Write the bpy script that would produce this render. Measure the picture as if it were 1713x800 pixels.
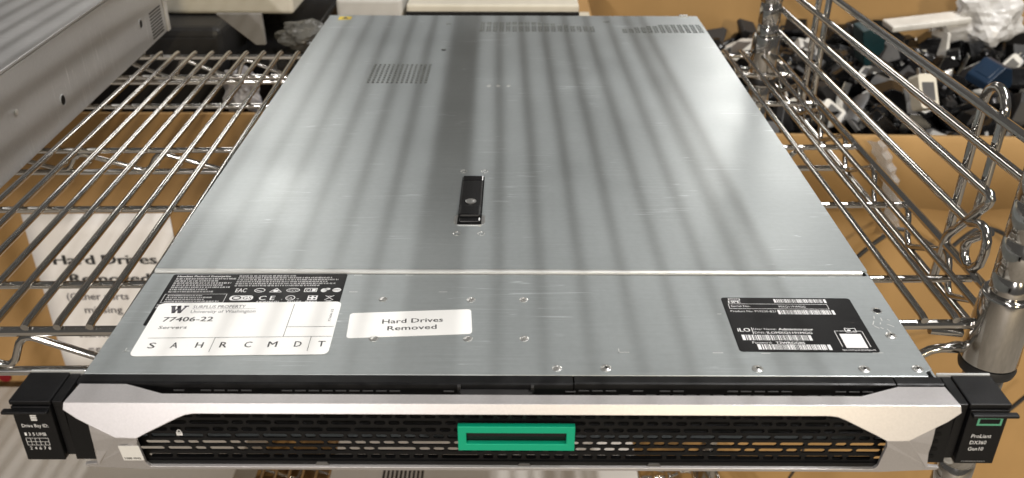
import bpy, bmesh, math, random
from mathutils import Vector, Matrix, noise
random.seed(7)
for o in list(bpy.data.objects): bpy.data.objects.remove(o)
SC = bpy.context.scene
COL = SC.collection
R = math.radians

# ------------------------------------------------------------------ camera
F, PITCH, YAW, ROLL = 1498.16, 0.50339, 0.00302, 0.00195
CAM = Vector((0.00209, -0.3652, 0.27961))
_f = Vector((-math.sin(YAW)*math.cos(PITCH), math.cos(YAW)*math.cos(PITCH), -math.sin(PITCH)))
_r = Vector((math.cos(YAW), math.sin(YAW), 0)); _u = _r.cross(_f)
CR = _r*math.cos(ROLL)+_u*math.sin(ROLL); CU = _u*math.cos(ROLL)-_r*math.sin(ROLL); CF = _f
cd = bpy.data.cameras.new('camera'); cam = bpy.data.objects.new('camera', cd); COL.objects.link(cam)
cam.matrix_world = Matrix(((CR.x, CU.x, -CF.x, CAM.x), (CR.y, CU.y, -CF.y, CAM.y), (CR.z, CU.z, -CF.z, CAM.z), (0, 0, 0, 1)))
cd.sensor_fit = 'HORIZONTAL'; cd.sensor_width = 36; cd.lens = F*36/1713
cd.clip_start = .01; cd.clip_end = 100
cd.dof.use_dof = True; cd.dof.focus_distance = .56; cd.dof.aperture_fstop = 13.0
SC.camera = cam

# ------------------------------------------------------------------ light
w = bpy.data.worlds.new('World'); SC.world = w; w.use_nodes = True
bg = w.node_tree.nodes['Background']; bg.inputs[0].default_value = (1.0, .96, .91, 1); bg.inputs[1].default_value = .08
def strip(x, y, z, sx, sy, power, col=(1, .97, .92)):
    l = bpy.data.lights.new('tube_or_fill_light', 'AREA'); l.shape = 'RECTANGLE'; l.size = sx; l.size_y = sy
    l.energy = power; l.color = col
    o = bpy.data.objects.new('tube_or_fill_light', l); COL.objects.link(o); o.location = (x, y, z)
    o['label'] = 'long strip light; those in front of the server are added unseen fill'; o['category'] = 'ceiling light'; o['group'] = 'ceiling tube lights'
    return o
strip(1.22, .15, 2.3, .030, 2.4, 76, (1, .98, .96))
strip(-1.5, 4.6, 2.3, .25, 2.4, 24)
strip(1.9, 6.4, 2.3, .50, 2.4, 62)
strip(-.6, -2.4, 2.3, .10, 2.4, 26, (1, .97, .95))  # unseen fill behind the camera, added for bezel and carton fronts
strip(-2.0, -7.5, 2.3, .12, 2.4, 560, (1, .95, .93))  # added far fill, unseen, so the bezel's front facet turns bright
strip(1.8, -7.5, 2.3, .12, 2.4, 570, (1, .84, .58))  # added warm fill, unseen, for the right side of bezel and cardboard
SC.view_settings.view_transform = 'Standard'; SC.view_settings.look = 'None'
SC.view_settings.exposure = .35; SC.view_settings.gamma = 1; SC.view_settings.use_curve_mapping = False
SC.render.engine = 'CYCLES'

# ------------------------------------------------------------------ pixel -> place
def ray(x, y): return CR*((x-856.5)/F)+CU*((400-y)/F)+CF
def on(ax, v, x, y):
    d = ray(x, y); return CAM+d*((v-CAM[ax])/d[ax])
def oy(x, y, v): return on(1, v, x, y)
def oz(x, y, v=0): return on(2, v, x, y)

# ------------------------------------------------------------------ materials
MATS = {}
def mat(name, col, rough=.5, metal=0, spec=.5, var=0, vscale=8, stretch=(1, 1, 1), bump=0, bscale=60, trans=0, alpha=1, coat=0, col2=None, rvar=0):
    m = bpy.data.materials.new(name); m.use_nodes = True
    nt = m.node_tree; b = nt.nodes['Principled BSDF']; N = nt.nodes.new; L = nt.links.new
    b.inputs['Base Color'].default_value = (*col, 1); b.inputs['Roughness'].default_value = rough
    b.inputs['Metallic'].default_value = metal; b.inputs['Specular IOR Level'].default_value = spec
    b.inputs['Transmission Weight'].default_value = trans; b.inputs['Alpha'].default_value = alpha
    b.inputs['Coat Weight'].default_value = coat
    if var or bump or rvar:
        tc = N('ShaderNodeTexCoord'); mp = N('ShaderNodeMapping'); L(tc.outputs['Object'], mp.inputs[0]); mp.inputs['Scale'].default_value = stretch
    if var:
        n = N('ShaderNodeTexNoise'); n.inputs['Scale'].default_value = vscale; n.inputs['Detail'].default_value = 6; L(mp.outputs[0], n.inputs['Vector'])
        cr = N('ShaderNodeValToRGB'); L(n.outputs['Fac'], cr.inputs[0])
        c2 = col2 or tuple(c*(1-var) for c in col); c1 = tuple(min(1, c*(1+var*.6)) for c in col)
        cr.color_ramp.elements[0].position = .3; cr.color_ramp.elements[1].position = .7
        cr.color_ramp.elements[0].color = (*c2, 1); cr.color_ramp.elements[1].color = (*c1, 1)
        L(cr.outputs[0], b.inputs['Base Color'])
    if rvar:
        n3 = N('ShaderNodeTexNoise'); n3.inputs['Scale'].default_value = vscale*1.7; n3.inputs['Detail'].default_value = 5; L(mp.outputs[0], n3.inputs['Vector'])
        mr = N('ShaderNodeMapRange'); L(n3.outputs['Fac'], mr.inputs[0]); mr.inputs[1].default_value = .3; mr.inputs[2].default_value = .7
        mr.inputs[3].default_value = max(.03, rough-rvar); mr.inputs[4].default_value = rough+rvar; L(mr.outputs[0], b.inputs['Roughness'])
    if bump:
        n2 = N('ShaderNodeTexNoise'); n2.inputs['Scale'].default_value = bscale; n2.inputs['Detail'].default_value = 4; L(mp.outputs[0], n2.inputs['Vector'])
        bp = N('ShaderNodeBump'); bp.inputs['Strength'].default_value = bump; bp.inputs['Distance'].default_value = .001
        L(n2.outputs['Fac'], bp.inputs['Height']); L(bp.outputs[0], b.inputs['Normal'])
    MATS[name] = m; return m
def galv(name, col, rough, metal):
    """rolled zinc sheet: faint rolling streaks, handling smudges, hairline scratches"""
    m = mat(name, col, rough, metal)
    nt = m.node_tree; b = nt.nodes['Principled BSDF']; N = nt.nodes.new; L = nt.links.new
    tc = N('ShaderNodeTexCoord')
    def noi(scale, stretch, rot=0, detail=5):
        mp = N('ShaderNodeMapping'); L(tc.outputs['Object'], mp.inputs[0]); mp.inputs['Scale'].default_value = stretch; mp.inputs['Rotation'].default_value = (0, 0, rot)
        n = N('ShaderNodeTexNoise'); n.inputs['Scale'].default_value = scale; n.inputs['Detail'].default_value = detail; L(mp.outputs[0], n.inputs['Vector']); return n.outputs['Fac']
    def rng(s, a, b_, c, d):
        r = N('ShaderNodeMapRange'); L(s, r.inputs[0])
        for i, v in enumerate((a, b_, c, d)): r.inputs[i+1].default_value = v
        return r.outputs[0]
    def op(o, a, b_):
        q = N('ShaderNodeMath'); q.operation = o
        for i, v in enumerate((a, b_)):
            if isinstance(v, float): q.inputs[i].default_value = v
            else: L(v, q.inputs[i])
        return q.outputs[0]
    streak = rng(noi(9, (1.2, 60, 1), detail=3), .3, .7, -.5, .5)
    fine = rng(noi(600, (.05, 1.2, 1), detail=2), .3, .7, -.5, .5)
    smud = rng(noi(11, (1, .8, 1), .4, 8), .35, .75, -.5, .5)
    spang = rng(noi(260, (1, 1, 1), detail=2), .3, .7, -.5, .5)
    def scratches(rot, sc, th):
        s = noi(sc, (1, 38, 1), rot, 1); mask = noi(13, (1, 1, 1), rot+1.3, 2)
        ln = rng(op('ABSOLUTE', op('SUBTRACT', s, .5), 0.), 0, .007, 1, 0)
        return op('MULTIPLY', ln, rng(mask, th, th+.05, 0, 1))
    scr = op('MAXIMUM', scratches(.12, 5.5, .57), op('MAXIMUM', scratches(-.35, 4.7, .58), scratches(1.9, 5, .60)))
    v = op('ADD', op('MULTIPLY', streak, .03), op('ADD', op('MULTIPLY', smud, .10), op('MULTIPLY', spang, .05)))
    v = op('ADD', v, op('MULTIPLY', fine, .05))
    v = op('ADD', op('ADD', v, 1.), op('MULTIPLY', scr, .65))
    mx = N('ShaderNodeVectorMath'); mx.operation = 'SCALE'; mx.inputs[0].default_value = col; L(v, mx.inputs['Scale']); L(mx.outputs[0], b.inputs['Base Color'])
    ro = op('ADD', op('MULTIPLY', smud, .10), op('ADD', op('MULTIPLY', streak, .04), float(rough))); L(ro, b.inputs['Roughness'])
    return m
GALV = galv('galvanised_steel', (.37, .40, .405), .36, .5)
GALV2 = galv('brushed_case_steel', (.46, .455, .45), .42, .55)
STEEL = mat('bright_steel', (.72, .72, .70), .28, .9)
EDGE = mat('folded_steel_edge', (.80, .81, .79), .30, .55)
CHROME = mat('chrome', (.52, .505, .48), .12, 1)
SILVER = mat('silver_paint', (.585, .565, .565), .34, .6, var=.05, vscale=900, bump=.05, bscale=2500)
BLACK = mat('black_plastic', (.005, .005, .0055), .45, 0, .25, var=.25, vscale=30, bump=.12, bscale=1800, rvar=.08)
BLACKM = mat('black_painted_steel', (.005, .005, .0055), .38, 0, .3, var=.3, vscale=60, rvar=.10)
DARK = mat('dark_interior', (.003, .003, .003), .6, 0, .2)
GREEN = mat('green_badge', (.002, .40, .22), .34, .15)
GREENP = mat('green_print', (.10, .36, .22), .5)
WHITEL = mat('white_label', (.86, .86, .84), .42, 0, .4, var=.035, vscale=25)
BLACKL = mat('black_label', (.005, .005, .0055), .38, 0, .22, var=.3, vscale=70, rvar=.06)
INK = mat('black_ink', (.03, .03, .032), .55)
GREYINK = mat('grey_ink', (.09, .085, .10), .55)
WINK = mat('white_ink', (.78, .78, .78), .5)
DIMINK = mat('dim_white_ink', (.30, .30, .30), .5)
YELLOW = mat('yellow_label', (.75, .55, .03), .45)
PAPER = mat('paper', (.85, .83, .82), .8, 0, .2, var=.05, vscale=5, bump=.25, bscale=9)
CARD = mat('cardboard', (.40, .245, .10), .85, 0, .15, var=.16, vscale=7, stretch=(1, 1, .5), bump=.35, bscale=35)
CARD2 = mat('dull_cardboard', (.40, .245, .105), .88, 0, .15, var=.18, vscale=6, bump=.3, bscale=30)
CARDE = mat('cardboard_edge', (.50, .32, .15), .9, 0, .1, var=.2, vscale=200)
CREAM = mat('cream_plastic', (.62, .58, .48), .5, 0, .4, var=.06, vscale=5)
PALE = mat('pale_grey_plastic', (.50, .49, .46), .5, 0, .4, var=.10, vscale=6)
PALE2 = mat('dusty_grey_case', (.52, .50, .465), .5, .2, .4, var=.10, vscale=4)
CHAR = mat('charcoal_plastic', (.022, .021, .0205), .5, 0, .4, var=.2, vscale=9)
SHINYB = mat('shiny_black', (.007, .007, .0075), .22, 0, .45, var=.3, vscale=20, rvar=.08)
WHITEP = mat('white_plastic', (.66, .64, .59), .3, 0, .5, var=.15, vscale=30)
TEAL = mat('teal_plastic', (.004, .028, .034), .35, 0, .5, var=.2, vscale=20)
BLUE = mat('blue_plastic', (.003, .018, .045), .4, 0, .5, var=.2, vscale=20)
GREYP = mat('grey_plastic', (.10, .097, .094), .4, 0, .5, var=.25, vscale=20)
WOOD = mat('pale_wood', (.55, .38, .20), .7, 0, .3, var=.2, vscale=6, stretch=(12, 12, 1))
BAG = mat('clear_film', (.8, .8, .8), .18, 0, .5, trans=.75, bump=.6, bscale=40)
BAGG = mat('grey_film', (.33, .32, .33), .25, 0, .5, bump=.6, bscale=60)
GREYF = mat('dusty_grey_film', (.11, .107, .095), .35, 0, .5, var=.5, vscale=40)
BAGW = mat('white_film', (.55, .54, .52), .35, 0, .5, bump=.5, bscale=40)
MIDG = mat('mid_grey_plastic', (.20, .19, .175), .5, var=.1)
RUBBER = mat('black_rubber', (.012, .012, .012), .5)
FLOOR = mat('concrete', (.26, .235, .20), .7, 0, .3, var=.2, vscale=4, bump=.2, bscale=60)
RED = mat('dark_red_print', (.22, .01, .015), .5)

# ------------------------------------------------------------------ mesh helpers
class MB:
    def __init__(s): s.v = []; s.f = []; s.m = []; s.mats = []
    def mi(s, m):
        if m not in s.mats: s.mats.append(m)
        return s.mats.index(m)
    def poly(s, pts, faces, m):
        o = len(s.v); s.v += [tuple(p) for p in pts]; i = s.mi(m)
        for f in faces: s.f.append([o+k for k in f]); s.m.append(i)
    def box(s, a, b, m):
        x0, y0, z0 = a; x1, y1, z1 = b
        s.poly([(x0, y0, z0), (x1, y0, z0), (x1, y1, z0), (x0, y1, z0), (x0, y0, z1), (x1, y0, z1), (x1, y1, z1), (x0, y1, z1)],
               [(3, 2, 1, 0), (4, 5, 6, 7), (0, 1, 5, 4), (1, 2, 6, 5), (2, 3, 7, 6), (3, 0, 4, 7)], m)
    def tube(s, pts, r, m, n=8, closed=False):
        P = [Vector(p) for p in pts]; L = len(P); rings = []
        prev = None
        for i, p in enumerate(P):
            a = P[(i-1) % L] if (i or closed) else P[0]; b = P[(i+1) % L] if (i < L-1 or closed) else P[-1]
            t = (b-a).normalized()
            if prev is None:
                q = Vector((0, 0, 1)) if abs(t.z) < .9 else Vector((1, 0, 0)); nrm = (q-t*q.dot(t)).normalized()
            else: nrm = (prev-t*prev.dot(t)).normalized()
            prev = nrm; bn = t.cross(nrm); rr = r[i] if isinstance(r, (list, tuple)) else r
            rings.append([p+(nrm*math.cos(2*math.pi*k/n)+bn*math.sin(2*math.pi*k/n))*rr for k in range(n)])
        pts2 = [v for g in rings for v in g]; fs = []
        for i in range(L if closed else L-1):
            j = (i+1) % L
            for k in range(n): fs.append((i*n+k, j*n+k, j*n+(k+1) % n, i*n+(k+1) % n))
        if not closed: fs += [tuple(range(n-1, -1, -1))[::-1][::-1], tuple((L-1)*n+k for k in range(n))]
        s.poly(pts2, fs, m)
    def lathe(s, prof, c, m, n=32):
        pts = [(c[0]+r*math.cos(2*math.pi*k/n), c[1]+r*math.sin(2*math.pi*k/n), c[2]+z) for r, z in prof for k in range(n)]
        fs = [(i*n+k, i*n+(k+1) % n, (i+1)*n+(k+1) % n, (i+1)*n+k) for i in range(len(prof)-1) for k in range(n)]
        fs += [tuple(range(n-1, -1, -1)), tuple((len(prof)-1)*n+k for k in range(n))]
        s.poly(pts, fs, m)
    def prism(s, pts2, fn, t0, t1, m):
        """outline pts2 (2-D, ccw) lifted by fn(u,v,t) between t0 and t1"""
        n = len(pts2)
        s.poly([fn(u, v, t0) for u, v in pts2]+[fn(u, v, t1) for u, v in pts2],
               [tuple(range(n-1, -1, -1)), tuple(range(n, 2*n))]+[(i, (i+1) % n, n+(i+1) % n, n+i) for i in range(n)], m)
    def build(s, name, parent=None, smooth=False, bevel=0, seg=2, angle=35, sol=0):
        me = bpy.data.meshes.new(name); me.from_pydata(s.v, [], s.f)
        for m in s.mats: me.materials.append(m)
        me.polygons.foreach_set('material_index', s.m)
        bm = bmesh.new(); bm.from_mesh(me); bmesh.ops.recalc_face_normals(bm, faces=bm.faces[:]); bm.to_mesh(me); bm.free()
        if smooth:
            me.polygons.foreach_set('use_smooth', [True]*len(me.polygons))
            if hasattr(me, 'set_sharp_from_angle'): me.set_sharp_from_angle(angle=R(angle))
        me.update()
        o = bpy.data.objects.new(name, me); COL.objects.link(o)
        if parent: o.parent = parent
        if sol:
            q = o.modifiers.new('thick', 'SOLIDIFY'); q.thickness = sol; q.offset = -1
        if bevel:
            q = o.modifiers.new('bevel', 'BEVEL'); q.width = bevel; q.segments = seg; q.limit_method = 'ANGLE'; q.angle_limit = R(30); q.harden_normals = False
        return o
def tag(o, label=None, cat=None, group=None, kind=None):
    if label: o['label'] = label
    if cat: o['category'] = cat
    if group: o['group'] = group
    if kind: o['kind'] = kind
    return o
def empty(name, loc=(0, 0, 0), rz=0):
    o = bpy.data.objects.new(name, None); COL.objects.link(o); o.location = loc; o.rotation_euler = (0, 0, rz); o.empty_display_size = .02
    return o
def dup(o, parent=None):
    c = o.copy(); COL.objects.link(c); c.parent = parent; return c
def rrect(w, h, r, n=5):
    pts = []
    for cx, cy, a in ((w-r, r, -90), (w-r, h-r, 0), (r, h-r, 90), (r, r, 180)):
        for k in range(n): t = R(a+90*k/(n-1)); pts.append((cx+r*math.cos(t), cy+r*math.sin(t)))
    return pts
_tc = {}
def textmesh(s):
    if s in _tc: return _tc[s]
    c = bpy.data.curves.new('tmp', 'FONT'); c.body = s; c.resolution_u = 2; c.size = 1
    o = bpy.data.objects.new('tmp', c); COL.objects.link(o)
    me = bpy.data.meshes.new_from_object(o)
    V = [v.co.copy() for v in me.vertices]; Fc = [tuple(p.vertices) for p in me.polygons]
    bpy.data.objects.remove(o); bpy.data.curves.remove(c); bpy.data.meshes.remove(me)
    x0 = min(v.x for v in V); x1 = max(v.x for v in V); _tc[s] = (V, Fc, x0, x1); return _tc[s]
class Sheet:
    """flat print area: origin O (bottom left), axes U, V, normal N"""
    def __init__(s, O, U, V): s.O = Vector(O); s.U = Vector(U).normalized(); s.V = Vector(V).normalized(); s.N = s.U.cross(s.V); s.mb = MB(); s.t = .0001
    def p(s, u, v, t=0): return s.O+s.U*u+s.V*v+s.N*t
    def text(s, txt, u, v, h, w, m, bold=0, rot=0):
        """cap height h, fitted to width w, baseline left at u, v"""
        V, Fc, x0, x1 = textmesh(txt); k = h/.70; kx = (w/(x1-x0)) if w else k
        for d in ([0] if not bold else [-bold, 0, bold]):
            pts = []
            for q in V:
                a, b = (q.x-x0)*kx+d, q.y*k
                if rot: a, b = -b, a
                pts.append(s.p(u+a, v+b, s.t+d*.02))
            s.mb.poly(pts, Fc, m)
    def rect(s, u, v, w, h, m, dt=0): s.mb.poly([s.p(u, v, s.t+dt), s.p(u+w, v, s.t+dt), s.p(u+w, v+h, s.t+dt), s.p(u, v+h, s.t+dt)], [(0, 1, 2, 3)], m)
    def frame(s, u, v, w, h, k, m):
        s.rect(u, v, w, k, m); s.rect(u, v+h-k, w, k, m); s.rect(u, v+k, k, h-2*k, m); s.rect(u+w-k, v+k, k, h-2*k, m)
    def line(s, a, b, k, m):
        d = Vector((b[0]-a[0], b[1]-a[1])).normalized()*k/2; n = (-d.y, d.x)
        s.mb.poly([s.p(a[0]-n[0], a[1]-n[1], s.t), s.p(b[0]-n[0], b[1]-n[1], s.t), s.p(b[0]+n[0], b[1]+n[1], s.t), s.p(a[0]+n[0], a[1]+n[1], s.t)], [(0, 1, 2, 3)], m)
    def ring(s, u, v, a, b, k, m, n=20):
        pts = [s.p(u+(a-d)*math.cos(2*math.pi*i/n), v+(b-d)*math.sin(2*math.pi*i/n), s.t) for d in (0, k) for i in range(n)]
        s.mb.poly(pts, [(i, (i+1) % n, n+(i+1) % n, n+i) for i in range(n)], m)
    def disc(s, u, v, a, b, m, n=16): s.mb.poly([s.p(u+a*math.cos(2*math.pi*i/n), v+b*math.sin(2*math.pi*i/n), s.t) for i in range(n)], [tuple(range(n))], m)
    def micro(s, u, v, w, h, m, rnd, lo=.4, hi=1.5):
        """a line of print too small to read: broken strokes"""
        x = u
        while x < u+w:
            k = rnd.uniform(lo, hi)*h; k = min(k, u+w-x)
            if k > .1*h:
                s.rect(x, v, k, h*.28, m); s.rect(x+k*.1, v+h*.62, k*.8, h*.28, m); s.rect(x, v, min(k, h*.22), h*rnd.uniform(.6, 1), m)
            x += k+h*rnd.uniform(.15, .5)
    def bars(s, u, v, w, h, m, rnd, quiet=True):
        """bar code"""
        if quiet: s.rect(u, v, w*.045, h, m); s.rect(u+w*.955, v, w*.045, h, m); u += w*.06; w *= .88
        x = u
        while x < u+w:
            k = rnd.choice((1, 1, 2, 3))*w*.0075; s.rect(x, v, min(k, u+w-x), h, m); x += k+rnd.choice((1, 1, 2))*w*.0075

# ------------------------------------------------------------------ setting
g = MB(); g.poly([(-6, -4, -1), (6, -4, -1), (6, 8, -1), (-6, 8, -1)], [(0, 1, 2, 3)], FLOOR); tag(g.build('floor'), kind='structure')

# ------------------------------------------------------------------ wire shelving unit
ZS = -.043                                   # top of the wires = underside of the server
unit = empty('wire_shelving_unit', (.316, .117, -1.0), R(1.15))
tag(unit, 'chromed wire shelving unit with round posts and a wire side ledge, holding the server', 'shelving')
RZ = 1.0                                     # local z of world zero
SW, SD = 1.18, .578                          # post to post
WR, RR = .0026, .0033
post = MB(); prof = [(.0110, 0), (.0127, .004)]
z = .0254
while z < 1.95:
    prof += [(.0127, z-.0012), (.0119, z-.0004), (.0119, z+.0004), (.0127, z+.0012)]; z += .0254
prof += [(.0127, 1.955), (.010, 1.96)]
post.lathe(prof, (0, 0, 0), CHROME, 28); p0 = post.build('post', unit, smooth=True, angle=50)
for q in ((0, SD), (-SW, 0), (-SW, SD)):
    c = dup(p0, unit); c.location = (*q, 0)
def saw(a, b, zt, zb, per, ax, off):
    """sawtooth truss wire from a to b along axis ax at cross position off"""
    pts = []; x = a; r = .006
    def pt(t, z): return (t, off, z) if ax == 0 else (off, t, z)
    while x < b:
        for dt, k in ((0, 0), (.62, .93), (.68, 1), (.74, .98), (.79, .80), (.86, .25), (.91, .04), (.96, 0)):
            if x+dt*per < b: pts.append(pt(x+dt*per, zt+(zb-zt)*k))
        x += per
    return pts
def build_shelf(ztop, first=None):
    """ztop: local z of the upper side of the wires"""
    zw = ztop-WR; zr = zw-WR-RR; zb = zr-.026
    fr = MB()
    fr.tube([(-.012, .006, zr), (-SW+.012, .006, zr)], RR, CHROME, 10); fr.tube([(-.012, SD+.009, zr), (-SW+.012, SD+.009, zr)], RR, CHROME, 10)
    fr.tube([(.012, .012, zr+.004), (.012, SD-.012, zr+.004)], RR, CHROME, 10); fr.tube([(-SW-.012, .012, zr+.004), (-SW-.012, SD-.012, zr+.004)], RR, CHROME, 10)
    sh = fr.build('wire_shelf', unit, smooth=True)
    def sub(name, mb): return mb.build(name, sh, smooth=True, angle=60)
    for yy in (.006, SD+.009):
        t = MB(); t.tube([(-.012, yy, zr-.019), (-.03, yy, zr-.019), (-.037, yy, zr-.0205), (-.052, yy, zb-RR-.0015), (-.060, yy, zb-RR-.002), (-SW+.060, yy, zb-RR-.002), (-SW+.037, yy, zr-.0205), (-SW+.012, yy, zr-.019)], RR*.95, CHROME, 10); sub('lower_rail', t)
        t = MB(); t.tube(saw(-SW+.03, -.05, zr-RR-.001, zb, .075, 0, yy), .0026, CHROME, 8); sub('truss_wire', t)
    for xx in (.012, -SW-.012):
        t = MB(); t.tube([(xx, .016, zb-.003), (xx, SD-.016, zb-.003)], RR*.95, CHROME, 10); sub('lower_rail', t)
        t = MB(); t.tube(saw(.03, SD-.03, zr-RR+.003, zb, .075, 1, xx), .0026, CHROME, 8); sub('truss_wire', t)
    c0 = None
    for yy in (.063, .180, .301, .418, .512):
        if c0 is None:
            t = MB(); t.tube([(.012, 0, zr), (-SW-.012, 0, zr)], RR*.85, CHROME, 8); c0 = sub('cross_rail', t); c0.location.y = yy
        else: c = dup(c0, sh); c.location.y = yy
    t = MB(); t.tube([(.008, .302, zb+.004), (-SW-.008, .302, zb+.004)], RR*.9, CHROME, 8); sub('lower_rail', t)
    t = MB(); t.tube(saw(-SW+.02, -.008, zr-RR-.001, zb+.006, .075, 0, .302), .0024, CHROME, 8); sub('truss_wire', t)
    t = MB(); t.tube([(0, .0030, zw-.001), (0, .009, zw), (0, SD+.002, zw), (0, SD+.0105, zw-.001)], WR, CHROME, 8); w0 = sub('wire', t); w0.location.x = -.006
    for k in range(1, 57):
        c = dup(w0, sh); c.location.x = -.006-k*.0207
    col = MB(); col.lathe([(.0150, -.0235), (.0172, -.0232), (.0178, -.022), (.0164, .0265), (.0158, .0285), (.0145, .029), (.0131, .0288)], (0, 0, zr), CHROME, 32)
    k0 = sub('corner_collar', col)
    rg = MB(); rg.lathe([(.0131, -.031), (.0172, -.0305), (.0180, -.027), (.0172, -.0238), (.0131, -.0236)], (0, 0, zr), RUBBER, 32)
    g0 = sub('clip_ring', rg)
    for q in ((0, SD), (-SW, 0), (-SW, SD)):
        c = dup(k0, sh); c.location = (*q, 0); c = dup(g0, sh); c.location = (*q, 0)
    k1 = None
    for sx, cx in ((-1, 0), (1, -SW)):                          # weld knuckles where the rails meet the collars
        for sy, cy in ((-1, .015), (1, SD)):
            for zz in (zr, zr-.019):
                kn = MB(); kn.tube([(cx+sx*(.026-.007*t), cy+sy*.009-sy*.001*t, zz) for t in range(3)], [RR, .0042, .003], CHROME, 10); sub('weld_knuckle', kn)
    return sh
S_main = build_shelf(RZ+ZS)
S_low = build_shelf(RZ-.70)
S_top = build_shelf(RZ+.40)
# unseen rails added under the top shelf to cast the lid's dark band
t = MB(); zz = RZ+.40-.012
for q in (-.150, -.143, -.136): t.tube([(q, .008, zz), (q, SD+.008, zz)], .0036, CHROME, 8)
t.build('shadow_band_rail', S_top, smooth=True)
# side ledge: four rods, U-shaped uprights, bent front ends
led = MB(); LX = .011
def W(y, z): return (LX, y-.117, z+RZ)
led.tube([W(.118, .063), W(.685, .060)], .0034, CHROME, 10)
ledge = led.build('side_ledge', unit, smooth=True)
def lsub(name, pts, r=.0034, n=10):
    t = MB(); t.tube(pts, r, CHROME, n); return t.build(name, ledge, smooth=True, angle=70)
lsub('ledge_rod', [W(.118, .039), W(.685, .034)])
lsub('ledge_rod', [W(.685, .009), W(.190, .0125), W(.184, .0128), W(.1815, .0105), W(.183, .006), W(.219, -.036), W(.2225, -.041), W(.2235, -.048), W(.2258, -.076)])
lsub('ledge_rod', [W(.685, -.018), W(.205, -.0165), W(.196, -.0155), W(.190, -.0125), W(.184, -.0105), W(.177, -.0115), W(.1725, -.017), W(.1715, -.026), W(.1735, -.036), W(.179, -.0425), W(.187, -.0445), W(.194, -.041), W(.1965, -.034), W(.193, -.027), (LX+.004, .178-.117, -.013+RZ)])
for yc in (.219, .575):
    pts = []
    h = .0145
    pts += [W(yc+h, -.070), W(yc+h, .062)]
    for k in range(1, 8): a = math.pi*k/8; pts.append(W(yc+h*math.cos(a), .062+h*math.sin(a)))
    pts += [W(yc-h, .062), W(yc-h, -.060 if yc > .4 else -.016)]
    o = lsub('upright_loop', [(p[0]+.0068, p[1], p[2]) for p in pts])
# hook ends seen under the front rail and at the rear
lsub('ledge_hook', [(LX-.030, .006, RZ-.0585), (LX-.052, .006, RZ-.056)], .0028)

# ------------------------------------------------------------------ rack server
srv = empty('rack_server', (0, 0, -.043)); tag(srv, 'flat silver one-unit rack server with black ears, silver bezel and white stickers on its lid', 'server')
SZ = .043                                    # children are built in lid coordinates, then shifted
def part(name, mb, parent=None, **k):
    o = mb.build(name, parent or srv, **k)
    if parent is None: o.location.z = SZ
    return o
HW, D = .2168, .690
def gridplate(xs, ys, holes, z, m, fn=None):
    """plate in the xy plane with rectangular holes (x0,x1,y0,y1)"""
    X = set(xs); Y = set(ys)
    for a, b, c, d in holes: X |= {a, b}; Y |= {c, d}
    X = sorted(X); Y = sorted(Y); idx = {}; mb = MB(); V = []; Fc = []
    def vi(i, j):
        if (i, j) not in idx: idx[(i, j)] = len(V); V.append((X[i], Y[j], z))
        return idx[(i, j)]
    HS = [(a-1e-7, b+1e-7, c-1e-7, d+1e-7) for a, b, c, d in holes]
    for i in range(len(X)-1):
        mx = (X[i]+X[i+1])/2; hx = [h for h in HS if h[0] < mx < h[1]]
        for j in range(len(Y)-1):
            my = (Y[j]+Y[j+1])/2
            if any(h[2] < my < h[3] for h in hx): continue
            Fc.append((vi(i, j), vi(i+1, j), vi(i+1, j+1), vi(i, j+1)))
    mb.poly(V, Fc, m); return mb
holes = []
for c in range(13):                                            # side vent: 13 columns of short slots
    for r_ in range(9): x = -.1385+c*.00455; y = .4475+r_*.0066; holes.append((x, x+.0027, y, y+.0046))
for c in range(18):
    nr = 7 if c < 10 else max(4, 7-(c-8)//2)
    for r_ in range(nr):
        for hh in range(2): x = -.0375+c*.00728+hh*.0028; y = .6235+r_*.0056; holes.append((x, x+.0024, y, y+.0045))
for c in range(13):
    nr = min(6, 3+c//2)
    for r_ in range(nr):
        for hh in range(2): x = .1225+c*.0071+hh*.0028; y = .6195+r_*.0056; holes.append((x, x+.0024, y, y+.0045))
holes += [(-.0772, -.0715, .651, .6555), (-.0755, -.0705, .551, .5575), (.1035, .1105, .661, .6655)]
lid = gridplate((-HW, HW), (.1035, D), holes, 0, GALV); part('top_cover', lid, sol=.0011)
fc = MB()
pl = [(-HW, .0), (HW-.004, .0), (HW-.004, .004), (HW, .006), (HW, .0985), (-HW, .0985)]
fc.prism(pl, lambda u, v, t: (u, v, t), -.0012, -.0004, GALV); part('front_cover', fc, bevel=.0004)
sm = MB()                                                      # folded front edge of the sliding cover, its highlight put into brighter steel
sec = [(.1035, -.0008), (.1035, .0002), (.1026, .0009), (.1008, .0010), (.0999, .0004), (.0997, -.0012)]
sm.poly([(-HW+.001, y, z) for y, z in sec]+[(HW-.004, y, z) for y, z in sec], [(i, i+1, 7+i, 6+i) for i in range(5)]+[tuple(range(6)), tuple(range(6, 12))], EDGE)
part('cover_edge', sm, smooth=True)
ch = MB()                                                      # body below the lid
ch.box((-HW, .0, -.043), (-HW+.0012, D-.002, -.0012), GALV); ch.box((HW-.0012, .0, -.043), (HW, D-.002, -.0012), GALV)
ch.box((-HW+.0012, -.001, -.043), (HW-.0012, D-.002, -.0418), GALV); ch.box((-HW+.0012, D-.0032, -.0418), (HW-.0012, D-.002, -.0012), GALV)
part('chassis', ch)
it = MB(); it.box((-HW+.002, .006, -.0415), (HW-.002, D-.004, -.012), DARK); it.box((-HW+.002, .0035, -.0415), (HW-.002, .0058, -.0018), DARK)  # long box: black fill, the shade of the hollow chassis put into colour
part('drive_cage_dark_fill', it)
cm = Sheet((0, .0034, 0), (1, 0, 0), (0, 0, 1)); rq = random.Random(8)
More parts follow.
